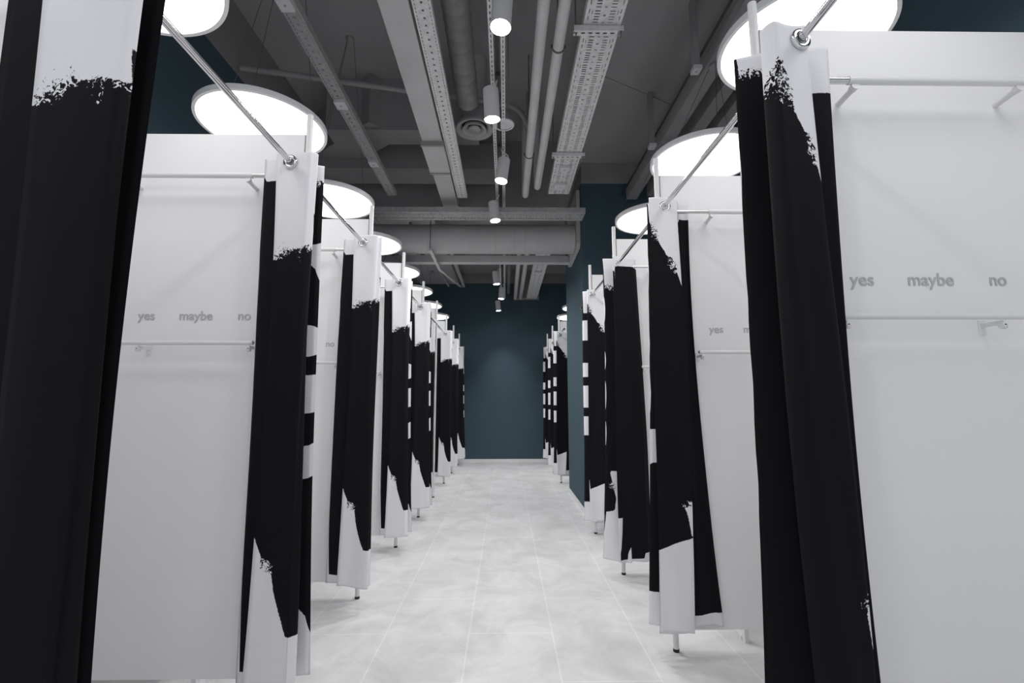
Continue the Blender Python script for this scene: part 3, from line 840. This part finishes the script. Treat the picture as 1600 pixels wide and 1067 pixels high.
clamp(.303, 2.47, .032, pB); clamp(.195, 3.66, .032, pA)
pipe('pipe', [(.195, 5.95, 3.24), (.195, 9.27, 3.24)], .033, M['pipe'], 'far grey pipe beyond the crossbeam, left one', group=g_)
pipe('pipe', [(.303, 5.95, 3.24), (.303, 9.27, 3.24)], .033, M['pipe'], 'far grey pipe beyond the crossbeam, right one', group=g_)
pipe('pipe', [(.06, 5.95, 3.40), (.06, WALL_B, 3.40)], .03, M['dduct'], 'thin dark conduit beyond the crossbeam left of the pipes', group=g_)
pipe('conduit', [(-1.98, 3.25, 3.65), (-.186, 3.622, 3.65), (-.02, 3.66, 3.65), (.054, 3.688, 3.65), (.11, 3.74, 3.65), (.15, 3.82, 3.65), (.195, 3.96, 3.65), (.215, 4.05, 3.68), (.215, 4.08, 3.75), (.215, 4.08, 4.05)], .021, M['dduct'], 'long grey conduit crossing the ceiling and bending by the pipes', 'conduit')
bm = new_bm(); tube(bm, [(-.24, 3.61, 3.60), (-.24, 3.61, 3.63)], .012, 12); o = mkobj('sprinkler', bm, M['plate']); tag(o, 'tiny pale sprinkler head under the crossing conduit', 'sprinkler')
# flat rectangular duct with a stepped collar
t = thing('flat_duct', (-.575, .5, 3.20), 'flat pale rectangular duct left of the aisle', 'duct')
bm = new_bm(); box(bm, -.078, .078, 0, 4.45, 0, .10); mkobj('duct_run', bm, M['duct'], t)
bm = new_bm(); box(bm, -.087, .087, 2.98, 3.42, -.03, .13); mkobj('collar', bm, M['duct'], t)
bm = new_bm(); box(bm, -.091, .091, 3.42, 3.44, -.04, .14); mkobj('flange', bm, M['dduct'], t)
bm = new_bm(); box(bm, -.091, .091, 2.96, 2.98, -.04, .14); mkobj('flange', bm, M['dduct'], t)
# spiral duct with ribs and round diffuser
t = thing('spiral_duct', (-.295, .5, 3.50), 'round ribbed dark duct running along the aisle ceiling', 'duct')
bm = new_bm()
prof = []; yy = 0
while yy < 2.85:
    prof += [(.084, yy), (.084, yy + .085), (.087, yy + .09), (.087, yy + .094)]; yy += .10
lathe(bm, [(0, 0)] + prof + [(.084, yy), (0, yy)], 40, Matrix.Rotation(-PI / 2, 3, 'X'))
sharp(mkobj('duct_run', bm, M['dduct'], t), 60)
t = thing('ceiling_diffuser', (-.265, 3.74, 3.46), 'round stepped grey air diffuser beside the second spotlight', 'air diffuser')
bm = new_bm(); lathe(bm, [(.100, .05), (.118, .02), (.155, 0), (.160, .004), (.158, .03), (.10, .10), (.10, CEIL_L - 3.46)], 56); mkobj('outer_cone', bm, M['duct'], t)
bm = new_bm(); lathe(bm, [(.055, .045), (.075, .012), (.100, -.006), (.104, 0), (.09, .03), (.06, .06)], 56); mkobj('middle_cone', bm, M['duct'], t)
bm = new_bm(); lathe(bm, [(0, .0), (.05, .002), (.055, .01), (.03, .04), (0, .05)], 48); mkobj('centre_cone', bm, M['duct'], t)
t = thing('ceiling_speaker', (-.012, 3.27, 3.215), 'round pale loudspeaker hanging behind the second spotlight', 'loudspeaker')
bm = new_bm(); lathe(bm, [(.060, .0), (.075, 0), (.078, .006), (.074, .016), (.055, .02)], 40); mkobj('rim', bm, M['spot'], t)
bm = new_bm(); lathe(bm, [(0, .004), (.060, .004)], 40); mkobj('grille', bm, M['plate'], t)
bm = new_bm(); lathe(bm, [(.055, .018), (.055, .10), (.045, .11), (0, .11)], 32); tube(bm, [(.03, 0, .11), (.03, 0, CEIL_L - 3.215)], .004, 8); mkobj('housing', bm, M['dduct'], t)
# big transverse wrapped duct
t = thing('wrapped_duct', (0, 5.30, 3.055), 'big grey wrapped round duct crossing over the aisle', 'duct')
bm = new_bm()
prof = [(0, -1.99)]
rs = random.Random(8)
x = -1.99
while x < .78:
    rr = .168 + rs.uniform(-.002, .003)
    prof.append((rr, x)); x += rs.choice([.10, .17, .24])
prof += [(.168, .795), (0, .795)]
lathe(bm, prof, 56, Matrix.Rotation(PI / 2, 3, 'Y'))
sharp(mkobj('wrap', bm, M['duct'], t), 50)
for xx in (-.12, .10, .22):
    bm = new_bm(); lathe(bm, [(.1705, -.006), (.1745, 0), (.1705, .006)], 56, Matrix.Rotation(PI / 2, 3, 'Y'), (xx, 0, 0)); mkobj('band', bm, M['duct'], t)
bm = new_bm(); box(bm, WALL_L, .80, 5.70, 5.80, 2.900, 2.985); structure('trim_7', bm, M['pipe'], 'pale grey flange of the crossbeam under the duct')
bm = new_bm()
sec = [(5.06, 2.93), (5.12, 2.885), (5.80, 2.87), (5.84, 2.90), (5.84, 3.55), (5.06, 3.55)]
a = [bm.verts.new((.80, y, z)) for y, z in sec]; c = [bm.verts.new((.838, y, z)) for y, z in sec]
bm.faces.new(a); bm.faces.new(c[::-1])
for k in range(6): bm.faces.new((a[k], a[(k + 1) % 6], c[(k + 1) % 6], c[k]))
structure('trim_8', bm, M['duct'], 'grey end plate of the crossbeam against the teal wall block')
# junk between cross tray and duct
t = thing('strut_channel', (0, 0, 0), 'slanting pale strut passing under the crossbeam to the back wall', 'strut')
bm = new_bm(); obox(bm, (-.84, 5.09, 2.862), (-.852, 5.88, 2.868), .035, .022); mkobj('channel', bm, M['pipe'], t)
bm = new_bm(); obox(bm, (-.852, 5.87, 2.868), (-.914, 9.40, 3.50), .035, .03); mkobj('channel', bm, M['pipe'], t)
bm = new_bm(); tube(bm, [(-.84, 5.075, 2.87), (-.84, 5.075, 3.30)], .005, 8); mkobj('rod', bm, M['wire'], t)
pipe('pipe', [(-.83, 5.95, 3.42), (-.86, 9.45, 3.53)], .035, M['pipe'], 'grey pipe beside the slanting strut at the far left ceiling', group='grey pipes at the far left ceiling')
pipe('pipe', [(-1.25, 5.95, 3.50), (-1.17, 9.45, 3.53)], .02, M['pipe'], 'thin grey pipe at the far left ceiling', group='grey pipes at the far left ceiling')
bm = new_bm(); box(bm, -1.75, -.95, 5.95, 9.45, 3.57, 3.78); o = mkobj('flat_duct', bm, M['duct']); tag(o, 'wide grey box duct over the far left cubicles', 'duct')
# right hand beams and small boxes
t = tag(mkobj('box_duct', (lambda bm_: (box(bm_, 1.33, 1.44, .3, 4.92, 3.38, 3.50), bm_)[1])(new_bm()), M['dduct']), 'grey box section beam above the right discs, inner one', 'duct', 'long grey box ducts on the right')
t = tag(mkobj('box_duct', (lambda bm_: (box(bm_, 1.56, 1.66, .3, 4.92, 3.42, 3.54), bm_)[1])(new_bm()), M['dduct']), 'grey box section beam above the right discs, middle one', 'duct', 'long grey box ducts on the right')
t = tag(mkobj('box_duct', (lambda bm_: (box(bm_, 1.76, 1.90, .3, 4.92, 3.45, 3.58), bm_)[1])(new_bm()), M['dduct']), 'grey box section beam above the right discs, outer one', 'duct', 'long grey box ducts on the right')
pipe('conduit', [(1.285, .3, 3.44), (1.285, 4.92, 3.44)], .008, M['black'], 'thin black cable along the inner right beam', 'cable')
for (x, y, lab_) in ((1.243, 2.80, 'small pale box on the right beam, nearer one'), (1.243, 3.73, 'small pale box on the right beam, farther one')):
    tray_box(x, y, 3.335, .055, .07, lab_, 'small boxes on the right beam')
    bm = new_bm(); box(bm, x - .02, x + .02, y - .02, y + .02, 3.335, CEIL_R); o = mkobj('box_bracket', bm, M['dduct']); o.parent = [c for c in COL.objects if c.name.startswith('junction_box')][-1]
    o.matrix_parent_inverse = Matrix.Translation((-x, -y, -3.335))
pipe('pipe', [(.78, .3, 3.60), (.78, 4.90, 3.60)], .03, M['dduct'], 'dark pipe hidden behind the wide tray', group='dark pipes by the wide tray') if False else None

# ---------------------------------------------------------------- benches behind the partitions
def make_bench(sx, label, group):
    t = thing('bench', (0, 0, 0), label, 'bench', group)
    bm = new_bm(); x0, x1 = sorted((sx * .36, sx * 1.05)); box(bm, x0, x1, .03, .36, .43, .46); mkobj('seat', bm, M['panel'], t, bevel=.004)
    for xx in (.375, .99):
        bm = new_bm(); c = sx * xx
        obox(bm, (c, .065, 0), (c, .065, .43), .02, .03, (0, 1, 0)); obox(bm, (c, .325, 0), (c, .325, .43), .02, .03, (0, 1, 0)); obox(bm, (c, .08, .010), (c, .31, .010), .03, .02)
        mkobj('leg_frame', bm, M['white'], t)
    return t
bR = make_bench(1, 'white bench frame showing below the second right divider', 'white benches in the cubicles')
bR.location = (XR, R_POSTS[1] + .02, 0)
o = copy_tree(bR); o.location = (XR, R_POSTS[0] + .02, 0); o['label'] = 'white bench behind the large right divider'
bL = make_bench(-1, 'white bench frame under the second left divider', 'white benches in the cubicles')
bL.location = (XL, L_POSTS[1] + .02, 0)
o = copy_tree(bL); o.location = (XL, L_POSTS[2] + .02, 0); o['label'] = 'white bench frame under the third left divider'
